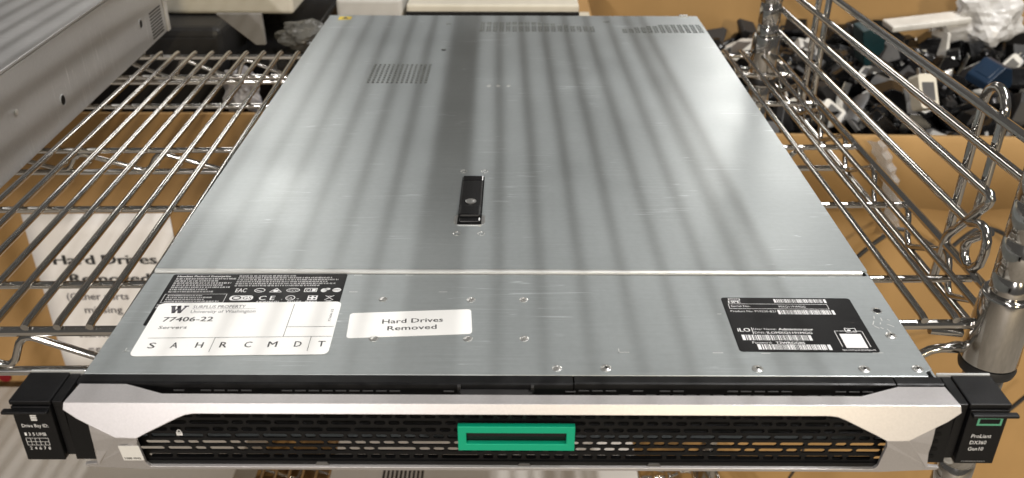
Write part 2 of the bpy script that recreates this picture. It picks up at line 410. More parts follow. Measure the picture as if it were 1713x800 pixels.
for k in range(26):
    u = rq.uniform(-.17, .16); v = rq.choice((-.010, -.016, -.021, -.026)); cm.micro(u, v, rq.uniform(.003, .011), .0014, rq.choice((WINK, DIMINK, DIMINK)), rq)
cm.rect(.073-.20, -.014, .012, .003, RED); part('cage_markings', cm.mb)
bt = MB(); bt.box((.196, D-.004, -.002), (.206, D+.003, .0012), STEEL); part('rear_tab', bt, bevel=.0004)
# dimples, rivets, screws
def ringed(x, y, r, kind):
    mb = MB()
    if kind == 'rivet': mb.lathe([(r*1.25, -.0006), (r*1.2, .0002), (r*.95, .00035), (r*.85, .0001), (r*.6, .0002), (r*.3, .0003)], (0, 0, 0), STEEL, 20)
    elif kind == 'screw':
        mb.lathe([(r*1.5, -.0006), (r*1.45, .0003), (r*1.1, .0005), (r*1.0, .0002), (r*.95, .0005), (r*.62, .0008), (r*.60, .0003)], (0, 0, 0), STEEL, 20)
        pts = [(r*(.52 if k % 2 else .30)*math.cos(k*math.pi/6), r*(.52 if k % 2 else .30)*math.sin(k*math.pi/6), .00085) for k in range(12)]; mb.poly(pts, [tuple(range(12))], DARK)
    else: mb.lathe([(r*1.1, -.0006), (r*1.05, .0002), (r*.9, .0003), (r*.8, -.0001), (r*.5, -.0002)], (0, 0, 0), STEEL, 16)
    return mb
kinds = {}
def stud(kind, name, r, x, y):
    if (kind, r) not in kinds: o = part(name, ringed(0, 0, r, kind), smooth=True, angle=40); kinds[(kind, r)] = o
    else: o = dup(kinds[(kind, r)], srv)
    o.location = (x, y, SZ+(-.0004 if y < .0985 else 0))
for x, y in ((-.0735, .0705), (-.0228, .0702), (.0076, .0704), (-.0735, .0312), (-.0227, .0315), (.0076, .0317), (.0242, .0055)): stud('rivet', 'rivet', .0021, x, y)
for x, y in ((.0494, .0058), (.1272, .0058), (.182, .0058), (.2095, .0062), (.2065, .0358)): stud('screw', 'screw', .0020, x, y)
for x, y in ((-.0359, .2473), (-.0203, .2474), (-.0356, .1496), (-.0196, .1497)): stud('dimple', 'dimple', .0024, x, y)
for x, y in ((-.0222, .440), (-.0132, .440), (-.0037, .440)): stud('dimple', 'dimple', .0018, x, y)
hl = MB(); hl.lathe([(.0030, -.0003), (.0029, .0002), (.0024, .0002), (.0023, -.0001)], (.2076, .0605, -.0004), STEEL, 20); hl.lathe([(.0022, -.0004), (.0021, .0001)], (.2076, .0603, -.0004), DARK, 20); part('key_hole', hl)
# etched locating marks
em = Sheet((0, 0, -.0004), (1, 0, 0), (0, 1, 0)); em.t = .00008
def pxrect(x0, x1, y, k=.0005):
    a = oz(x0, y); b = oz(x1, y); em.rect(a.x, a.y, b.x-a.x, k, EDGE)
for x0, x1, y in ((592, 606, 460), (678, 691, 460), (584, 598, 488), (734, 748, 488), (1035, 1053, 589), (1192, 1210, 590), (1274, 1289, 591), (1302, 1314, 463), (1385, 1397, 463), (205, 217, 587), (1460, 1478, 590), (1200, 1207, 525)): pxrect(x0, x1, y)
a = oz(1035, 589); em.rect(a.x, a.y, .0005, .0035, EDGE); a = oz(205, 587); em.rect(a.x+.0008, a.y, .0005, .003, EDGE)
rs = random.Random(3)
for k in range(9):                                             # scribbled marker note by the key hole
    a = oz(1462+(k % 3)*11, 528+k*2.7); em.line((a.x, a.y), (a.x+rs.uniform(-.002, .003), a.y-rs.uniform(.001, .0045)), .0006, EDGE)
part('etched_marks', em.mb)
# release latch
lt = MB(); lt.prism([(x-.0385, y+.1610) for x, y in rrect(.0208, .0150, .004)], lambda u, v, t: (u, v, t), -.0012, .0005, STEEL)
lt.box((-.0362, .1618, -.001), (-.0200, .2362, .0006), DARK)
latch = part('release_latch', lt)
def lp(name, a, b, m, bev=.0008):
    q = MB(); q.box(a, b, m); return q.build(name, latch, bevel=bev)
lp('latch_lever', (-.0356, .1845, .0007), (-.0208, .2262, .0026), BLACK); lp('latch_hinge', (-.0356, .2268, .0007), (-.0208, .2354, .0022), SHINYB)
lp('latch_pad', (-.0356, .1690, .0007), (-.0206, .1840, .0042), BLACK, .0014); lp('latch_lip', (-.0352, .1632, .0004), (-.0208, .1694, .0024), SHINYB, .001)
q = MB(); q.lathe([(.0038, 0), (.0038, .0004), (.003, .0006), (.0022, .0003)], (-.0282, .1915, .0027), STEEL, 20); q.build('lock_screw', latch, smooth=True)

# ---- stickers
def sticker(name, cx, cy, wd, ht, rot, m, z, r=.0025, label=None):
    U = Vector((math.cos(rot), math.sin(rot), 0)); V = Vector((-math.sin(rot), math.cos(rot), 0))
    O = Vector((cx, cy, z))-U*wd/2-V*ht/2
    sh = Sheet(O, U, V); mb = MB(); mb.prism(rrect(wd, ht, r), lambda u, v, t: sh.p(u, v, t), 0, .00012, m)
    o = part(name, mb); sh.t = .0002
    if label: o['label'] = label
    return o, sh
LZ = -.0004
# black compliance label (part hidden by the white one)
o, s = sticker('label', -.1505, .0707, .1047, .0545, R(.8), BLACKL, LZ+.00003, .0015, 'black compliance label with fine white print')
rn = random.Random(5); H = .0545
s.text('Hewlett Packard Enterprise', .003, H-.0034, .0019, .032, WINK, .00008)
for k, wd in enumerate((.036, .026, .034, .030, .035, .022, .026)): s.micro(.003, H-.0060-k*.0024, wd, .0015, WINK, rn, .3, 1.3)
s.frame(.002, H-.0315, .036, .0092, .00025, WINK)
for k, wd in enumerate((.020, .026, .022, .031)): s.micro(.004, H-.0245-k*.0021, wd, .0013, WINK, rn, .3, 1.2)
for k, wd in enumerate((.033, .042)): s.micro(.001, H-.0345-k*.0026, wd, .0016, WINK, rn, .3, 1.0)
for k, wd in enumerate((.034, .056, .060, .054, .059, .050)): s.micro(.040, H-.0029-k*.0022, wd, .0014, WINK, rn, .3, 1.5)
yb = H-.0205
s.text('EAC', .042, yb, .0042, .0062, WINK, .0001)
s.ring(.056, yb+.002, .0032, .0023, .0005, WINK); s.line((.054, .002+yb), (.0575, .001+yb), .0005, WINK)
s.line((.062, yb), (.0655, yb+.0042), .0005, WINK); s.line((.0655, yb+.0042), (.069, yb), .0005, WINK); s.line((.062, yb), (.069, yb), .0005, WINK); s.disc(.0655, yb+.0014, .0016, .0012, WINK)
s.ring(.0755, yb+.002, .0040, .0022, .0005, WINK); s.text('CCC', .0728, yb+.0011, .0018, .0054, WINK)
s.frame(.082, yb, .0075, .0042, .0005, WINK); s.ring(.0845, yb+.0021, .0014, .0014, .0004, WINK); s.rect(.0865, yb+.0008, .0022, .0026, WINK)
s.disc(.0935, yb+.0018, .0018, .0022, WINK); s.disc(.0955, yb+.0032, .0016, .0012, WINK); s.disc(.101, yb+.002, .0026, .0022, WINK); s.rect(.0988, yb+.0017, .0044, .0006, BLACKL, .00005)
yb = H-.0290
s.mb.prism([(u+.0405, v+yb-.0004) for u, v in rrect(.0135, .0052, .0022)], lambda u, v, t: s.p(u, v, t+s.t), 0, .00003, WINK)
s.t += .00006; s.ring(.0445, yb+.0022, .0027, .0021, .0008, BLACKL); s.text('GS', .0482, yb+.0006, .0032, .0050, BLACKL); s.t -= .00006
s.text('C E', .0575, yb, .0044, .0090, WINK, .0001)
s.ring(.0755, yb+.0022, .0028, .0026, .0005, WINK); s.text('UL', .0739, yb+.0012, .0018, .0032, WINK); s.text('c', .0705, yb, .0014, None, WINK); s.text('us', .0795, yb+.0008, .0010, None, WINK)
s.rect(.0855, yb-.0002, .0056, .0048, WINK)
for a, b in ((.0862, .0005), (.0888, .0005), (.0862, .0029), (.0888, .0029)): s.rect(a, yb+b, .0014, .0012, BLACKL, .00005)
s.line((.0955, yb-.0002), (.1005, yb+.0046), .0005, WINK); s.line((.1005, yb-.0002), (.0955, yb+.0046), .0005, WINK); s.rect(.0962, yb+.0034, .0036, .0006, WINK); s.rect(.0964, yb-.0016, .0034, .0006, WINK)
for u, wd in ((.057, .013), (.0745, .008), (.085, .007)): s.micro(u, yb-.0022, wd, .0012, WINK, rn); s.micro(u, yb-.0042, wd, .0012, WINK, rn)
s.mb.build('print', o)
# white property tag
WW, WH = .1038, .0508
o, s = sticker('property_tag', -.1480, .0408, WW, WH, R(1.4), WHITEL, LZ+.0003, .0034, 'large white property sticker')
def T(txt, u0, u1, v0, v1, m=GREYINK, bold=0): s.text(txt, u0*WW, (1-v1)*WH, (v1-v0)*WH, (u1-u0)*WW, m, bold)
wx, wy, wh, wwd = .072*WW, (1-.205)*WH, .145*WH, .098*WW   # slab-serif W
for a, b, k in (((.13, 1), (.33, 0), .0021), ((.33, 0), (.50, .9), .0011), ((.44, 1), (.66, 0), .0021), ((.66, 0), (.87, 1), .0011)): s.line((wx+a[0]*wwd, wy+a[1]*wh), (wx+b[0]*wwd, wy+b[1]*wh), k, GREYINK)
for a, b in ((0, .30), (.36, .58), (.74, 1)): s.rect(wx+a*wwd, wy+wh*.86, (b-a)*wwd, wh*.15, GREYINK)
s.rect(wx+.26*wwd, wy-.0001, .12*wwd, wh*.14, GREYINK); s.rect(wx+.59*wwd, wy-.0001, .12*wwd, wh*.14, GREYINK)
T('SURPLUS PROPERTY', .195, .480, .055, .115); s.rect(.195*WW, (1-.132)*WH, .345*WW, .0002, GREYINK)
T('University of Washington', .195, .545, .150, .210)
T('77406-22', .070, .335, .285, .372, INK, .00012); T('Servers', .070, .218, .455, .512, INK)
s.rect(.045*WW, (1-.685)*WH, .95*WW, .0003, INK)
for ch_, u in zip('SAHRCMDT', (.070, .185, .312, .435, .560, .680, .815, .935)): T(ch_, u, u+(.046 if ch_ == 'M' else .036), .765, .865, INK, .00008)
for u in (.392, .888): s.rect(u*WW, .06*WH, .0003, .255*WH, INK)
s.rect(.742*WW, .315*WH, .0003, .64*WH, INK); s.rect(.742*WW, .50*WH, .25*WW, .0003, INK)
s.text('77406-22', .966*WW, .60*WH, .0013, .0125, GREYINK, 0, 1)
s.mb.build('print', o)
# small white "hard drives removed" tag
o, s = sticker('drive_tag', -.0554, .0460, .0680, .0243, R(3.9), WHITEL, LZ+.00003, .0022, 'small white sticker reading Hard Drives Removed')
s.text('Hard Drives', .0186, .0126, .0042, .0335, INK, .00006); s.text('Removed', .0218, .0058, .0042, .0268, INK, .00006)
s.mb.build('print', o)
# black serial label on the right
o, s = sticker('label', .1586, .0469, .0743, .0529, R(-.3), BLACKL, LZ+.00003, .0020, 'black serial number label with white bar codes')
rn = random.Random(9); H = .0529
s.frame(.0040, H-.0030, .0068, .0018, .0004, WINK); s.text('HPE', .0036, H-.0058, .0022, .0068, WINK, .0001)
s.bars(.0300, H-.0052, .0300, .0038, WINK, rn)
s.frame(.0030, H-.0118, .0565, .0052, .0003, WINK); s.text('Serial No.', .0042, H-.0100, .0018, .0110, WINK); s.text('MXQ1191MGG', .0315, H-.0102, .0019, .0150, WINK)
s.text('Product No: P19230-B21', .0030, H-.0152, .0018, .0255, WINK); s.bars(.0295, H-.0172, .0320, .0044, WINK, rn)
s.text('iLO', .0030, H-.0345, .0034, .0068, WINK, .00008); s.rect(.0108, H-.0368, .0004, .0062, WINK)
s.text('User Name:', .0118, H-.0328, .0018, .0125, WINK); s.text('Administrator', .0255, H-.0330, .0021, .0190, WINK, .00008)
s.text('DNS:', .0118, H-.0362, .0018, .0058, WINK); s.text('ILOMXQ1191MGG', .0185, H-.0363, .0020, .0245, WINK, .00008)
s.bars(.0040, H-.0425, .0375, .0050, WINK, rn)
s.text('Password:', .0085, H-.0455, .0018, .0105, WINK); s.text('T2WRGGBS', .0210, H-.0457, .0020, .0155, WINK, .00008)
s.bars(.0105, H-.0510, .0390, .0048, WINK, rn)
s.rect(.0555, H-.0335, .0085, .0003, WINK); s.rect(.0555, H-.0480, .0003, .0145, WINK); s.rect(.0705, H-.0335, -.0050, .0003, WINK); s.rect(.0705, H-.0480, .0003, .0145, WINK)
s.line((.0618, H-.0342), (.0618, H-.0305), .0004, WINK); s.line((.0618, H-.0305), (.0648, H-.0310), .0004, WINK); s.line((.0648, H-.0310), (.0676, H-.0305), .0004, WINK); s.line((.0676, H-.0305), (.0676, H-.0342), .0004, WINK); s.line((.0618, H-.0342), (.0676, H-.0342), .0004, WINK); s.disc(.0638, H-.0326, .0010, .0008, WINK)
s.rect(.0575, H-.0490, .0115, .0130, WINK)
s.text('hpe.com/qref/dx360gen10', .0548, H-.0514, .0013, .0175, WINK)
s.mb.build('print', o)
# yellow warning sticker at the rear corner
o, s = sticker('warning_label', -.1968, .6770, .0150, .0135, R(2), YELLOW, .00003, .0006, 'tiny yellow warning sticker')
s.mb.poly([s.p(.003, .003, s.t), s.p(.012, .003, s.t), s.p(.0075, .0115, s.t)], [(0, 1, 2)], INK); s.mb.build('print', o)

# ---- black front lip with slot row
fl = MB()
def lipseg(x0, x1, y1=-.0073):
    sec = [(-.0003, -.0012), (-.0003, -.0006), (y1+.0012, -.0006), (y1+.0003, -.0011), (y1, -.0022), (y1, -.0100), (y1+.0010, -.0100), (y1+.0012, -.0014)]
    n = len(sec); fl.poly([(x0, y, z) for y, z in sec]+[(x1, y, z) for y, z in sec], [(i, (i+1) % n, n+(i+1) % n, n+i) for i in range(n)]+[tuple(range(n)), tuple(range(n, 2*n))], BLACKM)
lipseg(-.2174, .0318); lipseg(.0326, .1938, -.0066); lipseg(.1946, .2180, -.0066)
part('front_lip', fl, smooth=True, angle=25)
rn = random.Random(2)
dm = MB(); dm.box((0, 0, 0), (.0052, .0006, .0005), GREYP); d0 = None
x = -.176
while x < .178:
    if -.030 < x < .014: x += .0068; continue
    for zz in (-.0052, -.0078):
        if rn.random() < .72:
            if d0 is None: d0 = part('slot_rim', dm)
            else: d0 = dup(d0, srv)
            d0.location = (x, -.0079 if x < .032 else -.0072, SZ+zz)
    x += .0068
tb = MB(); tb.prism([(-.0262, -.0074), (-.0235, -.0135), (.0095, -.0135), (.0122, -.0074)], lambda u, v, t: (u, v, t), -.0060, -.0036, CHAR); tb.box((-.0262, -.0092, -.0050), (-.0246, -.0068, -.0010), CHAR); tb.box((.0106, -.0092, -.0050), (.0122, -.0068, -.0010), CHAR)
tb.box((-.008, -.0137, -.0058), (-.0058, -.0134, -.0048), WINK); part('bezel_release_tab', tb, bevel=.0004)

# ---- silver bezel
CXB = .0010
def Pu(x, z): return (x+CXB, -.0225+.4167*z, z)
def Pl(x, z): return (x+CXB, -.030+(-.018-z)*.333, z)
bz = MB()
top_b = [(-.2165, -.0079), (-.1930, -.0080), (-.1725, -.0155), (.1725, -.0155), (.1930, -.0080), (.2165, -.0079)]
V = [(x+CXB, y, -.0006) for x, y in top_b]                                   # 0-5 rear edge of the top face
V += [Pu(-.2183, -.0006), Pu(-.1930, -.0006), Pu(-.1725, -.0006), Pu(.1725, -.0006), Pu(.1930, -.0006), Pu(.2183, -.0006)]  # 6-11 ridge
# upper facet: outline left, opening, right
UP = [(-.2187, -.0040), (-.2125, -.0080), (-.2065, -.0110), (-.1936, -.0170), (-.1832, -.0172), (-.1785, -.0148), (-.1625, -.0075), (-.1590, -.0062), (-.1545, -.0056)]
V += [Pu(x, z) for x, z in UP]                                               # 12-20
V += [Pu(-x, z) for x, z in UP]                                              # 21-29
def lo(px, py, y): p = oy(px, py, y); return (p.x-CXB, p.y, p.z)
LO = [lo(150, 722, -.0272), lo(154, 738, -.0268), lo(166, 772, -.0228), (-.2110, -.0222, -.0402), (-.2170, -.0222, -.0410), (-.2170, -.0210, -.0435), (-.1880, -.0210, -.0452), (-.1840, -.0220, -.0425), (-.1855, -.0227, -.0400), (-.1838, -.0292, -.0205)]
V += [(x+CXB, y, z) for x, y, z in LO]                                       # 30-39
V += [(-x+CXB, y, z) for x, y, z in LO]                                      # 40-49
Fb = [(0, 6, 7, 1), (1, 7, 8, 2), (2, 8, 9, 3), (3, 9, 10, 4), (4, 10, 11, 5)]
Fb += [(6, 12, 13, 14, 15, 16, 17, 18, 7), (18, 19, 20, 8, 7), (8, 20, 29, 9), (11, 10, 27, 26, 25, 24, 23, 22, 21), (10, 9, 29, 28, 27)]
Fb += [(15, 14, 30), (15, 30, 31), (15, 31, 32), (15, 32, 33), (15, 33, 36, 37, 38, 39, 16), (33, 34, 35, 36)]
Fb += [(24, 40, 23), (24, 41, 40), (24, 42, 41), (24, 43, 42), (24, 25, 49, 48, 47, 46, 43), (43, 46, 45, 44), (37, 36, 46, 47)]
bz.poly(V, Fb, SILVER)
bezel = part('bezel', bz, sol=.0018, bevel=.0007, seg=3)
# inner black flange at the foot of the bezel and side fillers
ff = MB(); ff.box((-.186, -.0205, -.0446), (.188, -.0112, -.0436), BLACK); ff.box((-.19, -.0205, -.0436), (.192, -.0196, -.0395), BLACK); part('bezel_flange', ff)
# grille: plate in xz with stadium slots
GY = -.0196
def slot_cell(mb, x0, x1, z0, z1, a0, a1, b0, b1):
    """frame of a cell around a stadium slot a0..a1 x b0..b1"""
    r = (b1-b0)/2; zc = (b0+b1)/2
    inn = [(a1-r+r*math.cos(t), zc+r*math.sin(t)) for t in [R(-90+36*k) for k in range(6)]]+[(a0+r-r*math.cos(t), zc-r*math.sin(t)) for t in [R(-90+36*k) for k in range(6)]]
    out = [(x1, z0)]+[(x1, zc-r+2*r*k/4) for k in range(0, 5)][1:4]+[(x1, z1), (x1, z1)]
    out = [(x1, z0), (x1, z0+(z1-z0)*.25), (x1, zc-.1*r), (x1, zc+.1*r), (x1, z0+(z1-z0)*.75), (x1, z1), (x0, z1), (x0, z0+(z1-z0)*.75), (x0, zc+.1*r), (x0, zc-.1*r), (x0, z0+(z1-z0)*.25), (x0, z0)]
    V = [(x, GY, z) for x, z in out]+[(x, GY, z) for x, z in inn]+[(x, GY+.0012, z) for x, z in inn]
    n = 12; mb.poly(V, [(i, (i+1) % n, n+(i+1) % n, n+i) for i in range(n)]+[(n+i, n+(i+1) % n, 2*n+(i+1) % n, 2*n+i) for i in range(n)], BLACK)
rn = random.Random(12); gr = MB(); ROWS = (-.0068, -.0110, -.0152, -.0196, -.0240, -.0284, -.0324, -.0371, -.0415); zh = .0022
for k, zc in enumerate(ROWS):
    x = -.188+(.0036 if k % 2 else 0); z1 = zc+(ROWS[k-1]-zc)/2 if k else zc+zh; z0 = zc-(zc-ROWS[k+1])/2 if k < len(ROWS)-1 else zc-zh
    gr.poly([(-.192, GY, z0), (x, GY, z0), (x, GY, z1), (-.192, GY, z1)], [(0, 1, 2, 3)], BLACK)
    while x < .186:
        wd = .0140 if (abs(x) > .085 and rn.random() < .55) else (.0072 if rn.random() < .93 else .0210)
        wd = min(wd, .194-x)
        if wd < .004: wd = .194-x; gr.poly([(x, GY, z0), (x+wd, GY, z0), (x+wd, GY, z1), (x, GY, z1)], [(0, 1, 2, 3)], BLACK); break
        slot_cell(gr, x, x+wd, z0, z1, x+.0007, x+wd-.0007, zc-.00130, zc+.00130)
        x += wd
o = gr.build('grille', bezel)
# green badge frame
bd = MB(); b0, b1, c0, c1 = -.0256, .0324, -.0290, -.0137; i0, i1, j0, j1 = -.0214, .0282, -.0248, -.0178; y0 = -.0242
ov = [(b0, c0), (b1, c0), (b1, c1), (b0, c1)]; iv = [(i0, j0), (i1, j0), (i1, j1), (i0, j1)]
V = [(x, y0, z) for x, z in ov]+[(x, y0, z) for x, z in iv]+[(x, y0+.003, z) for x, z in ov]+[(x, y0+.003, z) for x, z in iv]
bd.poly(V, [(i, (i+1) % 4, 4+(i+1) % 4, 4+i) for i in range(4)]+[(8+i, 8+(i+1) % 4, 12+(i+1) % 4, 12+i) for i in range(4)]+[(i, (i+1) % 4, 8+(i+1) % 4, 8+i) for i in range(4)]+[(4+i, 4+(i+1) % 4, 12+(i+1) % 4, 12+i) for i in range(4)], GREEN)
o = bd.build('badge', bezel, bevel=.0003)
bk = MB(); bk.box((b0, -.0211, c0), (b1, -.0206, c1), SHINYB); bk.build('badge_back', bezel)
# lock symbol and small serial sticker on the bezel
s = Sheet((-.1668, GY-.0004, -.0235), (1, 0, 0), (0, 0, 1)); s.rect(0, 0, .0030, .0022, WINK); s.ring(.0015, .0024, .0011, .0014, .0004, WINK); s.mb.build('lock_symbol', bezel)
p0_, p1_, p2_ = Vector(Pl(-.1952, -.0360)), Vector(Pl(-.1852, -.0360)), Vector(Pl(-.1932, -.0225))
s = Sheet(p0_+Vector((0, -.0004, 0)), p1_-p0_, Vector((0, -.316, .949))); s.mb.prism(rrect(.0103, .0142, .0006), lambda u, v, t: s.p(u+.0014*v/.0142, v, t), 0, .00012, WHITEL); s.t = .0002
s.text('5288 4942', .0010, .0012, .0019, .0082, INK, .00006); s.mb.build('serial_sticker', bezel)
for x, z in ((-.0955, -.0408), (.0075, -.0412), (.0735, -.0408)):
    cl = MB(); cl.prism([(x-.004, z-.002), (x+.004, z-.002), (x+.0025, z+.0008), (x-.0025, z+.0008)], lambda u, v, t: (u, t, v), GY-.0014, GY-.0004, GREYP); cl.build('bezel_clip', bezel)

# ---- mounting ears
def ear(sgn, name):
    e = MB(); X = lambda a: a*sgn
    def bx(a, b, m, mb=e): mb.box((min(X(a[0]), X(b[0])), a[1], a[2]), (max(X(a[0]), X(b[0])), b[1], b[2]), m)
    bx((.2240, -.0222, -.0030), (.2444, .0008, -.0002), BLACK)
    o = part('mounting_ear', e, bevel=.0006); o['label'] = name
    def sp(nm, boxes, bev=.0004):
        q = MB()
        for a, b, m in boxes: bx(a, b, m, q)
        return q.build(nm, o, bevel=bev)
    sp('ear_face', [((.2246, -.0228, -.0375), (.2438, -.0040, -.0034), BLACK)])
    sp('thumb_lip', [((.2250, -.0258, -.0062), (.2476, -.0225, -.0044), BLACK)], .0006)
    sp('inner_strip', [((.2185, -.0215, -.0040), (.2236, .0004, -.0008), BLACKM), ((.2195, -.0205, -.0360), (.2242, -.0050, -.0042), BLACKM)])
    sp('bracket_edge', [((.2172, .0010, -.0030), (.2440, .0022, .0002), EDGE)], 0)
    q = MB(); pts = [(.2190, -.0060), (.2140, -.0085), (.2080, -.0110), (.2058, -.0150), (.2066, -.0230), (.2088, -.0360), (.2100, -.0392), (.2205, -.0392)]
    q.prism([(X(a), b) for a, b in pts], lambda u, v, t: (u, t, v), -.0205, -.0170, BLACK); q.build('side_panel', o, bevel=.0004)
    if sgn > 0:
        q = MB()
        for k in range(5): q.prism([(u+.2086+.0006*(k % 2), v-.0165-.0048*k) for u, v in rrect(.0060, .0022, .001, 4)], lambda u, v, t: (u, t, v), -.0209, -.0206, DARK)
        q.build('vent_slots', o)
    return o
el = ear(-1, 'black left ear printed with the drive bay map'); er = ear(1, 'black right ear with green rectangle and model name')
s = Sheet((-.2438, -.0229, -.0375), (1, 0, 0), (0, 0, 1)); s.t = .00008
s.text('Drive Bay ID:', .0028, .0214, .0021, .0130, WINK)
for k in range(3): s.mb.prism([(u+.0082, v+.0256+k*.0013) for u, v in rrect(.0032, .0009, .0004, 4)], lambda u, v, t: s.p(u, v, t+s.t), 0, .00003, WINK)
for ch_, u in (('1', .0028), ('3', .0047), ('5', .0068)): s.text(ch_, u, .0160, .0020, .0010, WINK)
s.text('UMB', .0087, .0160, .0020, .0048, WINK)
s.frame(.0026, .0098, .0112, .0047, .0002, WINK); s.rect(.0026, .0120, .0112, .0002, WINK)
for k in range(1, 5): s.rect(.0026+k*.00224, .0098, .0002, .0047 if k < 4 else .0024, WINK)
for k, ch_ in enumerate('24678'): s.text(ch_, .0033+k*.0023, .0070, .0019, .0011, WINK)
s.mb.build('print', el)
s = Sheet((.2246, -.0229, -.0375), (1, 0, 0), (0, 0, 1)); s.t = .00008
s.frame(.0048, .0248, .0122, .0052, .0011, GREENP)
s.text('ProLiant', .0042, .0170, .0023, .0098, WINK); s.text('DX360', .0044, .0129, .0023, .0081, WINK); s.text('Gen10', .0044, .0088, .0023, .0076, WINK)
s.micro(.0030, .0014, .0120, .0007, DIMINK, rn); s.mb.build('print', er)

# ------------------------------------------------------------------ taller server on the left
ls = empty('tall_rack_server', (-.4235, .29, -.043), R(2.6)); tag(ls, 'dusty silver two-unit rack server with screw holes and a rear side vent', 'server')
b = MB(); b.box((-.44, -.19, 0), (0, .49, .0815), GALV2); b.build('case', ls, bevel=.0008)
b = MB(); b.box((-.441, -.195, .0820), (.0008, .43, .0850), GALV2); b.build('top_cover', ls, bevel=.0009)
b = MB(); b.box((-.44, .4902, 0), (.0015, .4935, .076), PALE2); b.box((.0002, .482, .0), (.0017, .492, .06), PALE2); b.build('rear_flange', ls, bevel=.0004)
v0 = None
for k in range(9):
    b = MB(); b.box((.0001, .428, .0050), (.0006, .470, .0066), CHAR)
    if v0 is None: v0 = b.build('vent_slot', ls)
    else: c = dup(v0, ls); c.location.z = k*.0038
for y, z in ((.395, .0335), (.158, .0250)):
    q = MB(); n = 14
    q.poly([(.0006, y+.0052*math.cos(2*math.pi*k/n), z+.0052*math.sin(2*math.pi*k/n)) for k in range(n)], [tuple(range(n))], DARK)
    q.tube([(.0004, y+.0054*math.cos(2*math.pi*k/n), z+.0054*math.sin(2*math.pi*k/n)) for k in range(n)], .0006, GALV2, 5, True); q.build('screw_hole', ls)
q = MB(); q.lathe([(.0012, 0), (.0026, .0012), (.0026, .002)], (0, 0, 0), STEEL, 14); o = q.build('guide_pin', ls); o.rotation_euler = (0, R(90), 0); o.location = (0, .068, .047)

# ------------------------------------------------------------------ lower shelf machines
def lowdev(name, x0, x1, y1, label, vent=None):
    e = empty(name, ((x0+x1)/2, .4, -.70)); tag(e, label, 'server'); hw = (x1-x0)/2
    q = MB(); q.box((-hw, -.40, 0), (hw, y1-.4, .0775), PALE2); q.build('case', e, bevel=.001)
    q = MB(); q.box((-hw-.0005, -.40, .078), (hw+.0005, y1-.403, .0805), PALE2); q.build('top_cover', e, bevel=.0008)
    if vent:
        v0 = None; n = 10
        for k in range(n):
            if v0 is None: q = MB(); q.box((0, 0, .0805), (.0034, .034, .0809), CHAR); v0 = q.build('vent_slot', e); c = v0
            else: c = dup(v0, e)
            c.location = (vent[0]-(x0+x1)/2+k*.0060, vent[1]-.4, 0)
lowdev('stored_server', -.985, -.392, .775, 'grey machine on the bottom shelf before the box with the paper sign')
lowdev('stored_server', -.255, .1766, .70, 'pale grey machine with slotted vent on the bottom shelf, under the silver server', (-.182, .553))
q = MB(); q.box((-.45, .25, -1.0), (.16, .72, -.80), CARD2); tag(q.build('flat_box', bevel=.002), 'low closed brown carton on the floor under the bottom shelf', 'box')

# ------------------------------------------------------------------ open box with the paper sign (left rear)
def gaylord(name, x0, x1, y0, y1, zt, zback, m, label, rz=0, flap=.10):
    e = empty(name, ((x0+x1)/2, (y0+y1)/2, -.999), rz); tag(e, label, 'box'); hx, hy = (x1-x0)/2, (y1-y0)/2; t = .007; H = zt+.999
    for nm, a, b in (('front_wall', (-hx, -hy, 0), (hx, -hy+t, H)), ('side_wall', (-hx, -hy+t+.0005, 0), (-hx+t, hy-t-.0005, H+.01)), ('side_wall', (hx-t, -hy+t+.0005, 0), (hx, hy-t-.0005, H+.01)), ('back_wall', (-hx, hy-t, 0), (hx, hy, zback+.999)), ('bottom', (-hx+t, -hy+t+.0005, .001), (hx-t, hy-t-.0005, .008))):
        q = MB(); q.box(a, b, m); q.build(nm, e, bevel=.0015)
    if flap:                                                    # front flap folded down over the outside
        q = MB(); n = 24; V = []
        for i in range(n+1):
            x = -hx+2*hx*i/n; wob = .004*math.sin(i*1.7)+.003*math.sin(i*.6)
            V += [(x, -hy+.004, H+.002), (x, -hy-.0035, H+.0015), (x, -hy-.007, H-.006), (x, -hy-.011-abs(wob), H-flap+wob)]
        q.poly(V, [(i*4+j, i*4+j+1, i*4+j+5, i*4+j+4) for i in range(n) for j in range(3)], m)
        q.build('folded_flap', e, smooth=True, sol=.004)
    return e
gaylord('cardboard_box', -.98, -.30, .80, 1.38, oy(250, 190, .80).z, -.17, CARD2, 'brown carton with a paper sign on its front wall, holding black equipment', 0, 0)
# paper sign
PY = .7985
c = oy(35, 358, PY); d = oy(283, 355, PY); wd = d.x-c.x; ht = wd*1.294
s = Sheet((c.x, PY, c.z-ht), (1, 0, .012), (0, 0, 1))
pm = MB(); n = 8; V = []
for j in range(n+1):
    for i in range(n+1): V.append(s.p(wd*i/n, ht*j/n, .0012*abs(math.sin(i*1.1+j*.8))))
pm.poly(V, [(j*(n+1)+i, j*(n+1)+i+1, (j+1)*(n+1)+i+1, (j+1)*(n+1)+i) for j in range(n) for i in range(n)], PAPER)
sign = pm.build('paper_sign', smooth=True, sol=.0003); tag(sign, 'white sheet printed Hard Drives Removed, stuck on the brown carton', 'sign')
s.t = .0022
def sgn(txt, px0, px1, py, h, m, bold=0):
    a = oy(px0, py, PY-.0022); b_ = oy(px1, py, PY-.0022); s.text(txt, a.x-s.O.x, a.z-s.O.z-.012*(a.x-s.O.x), h, b_.x-a.x, m, bold)
sgn('Hard Drives', 91, 263, 443, .0165, INK, .0011); sgn('Removed', 119, 252, 474, .0165, INK, .0011)
sgn('(Other parts', 113, 216, 502, .0125, GREYINK, .0002); sgn('missing', 143, 206, 524, .0125, GREYINK, .0002)
rn = random.Random(4)
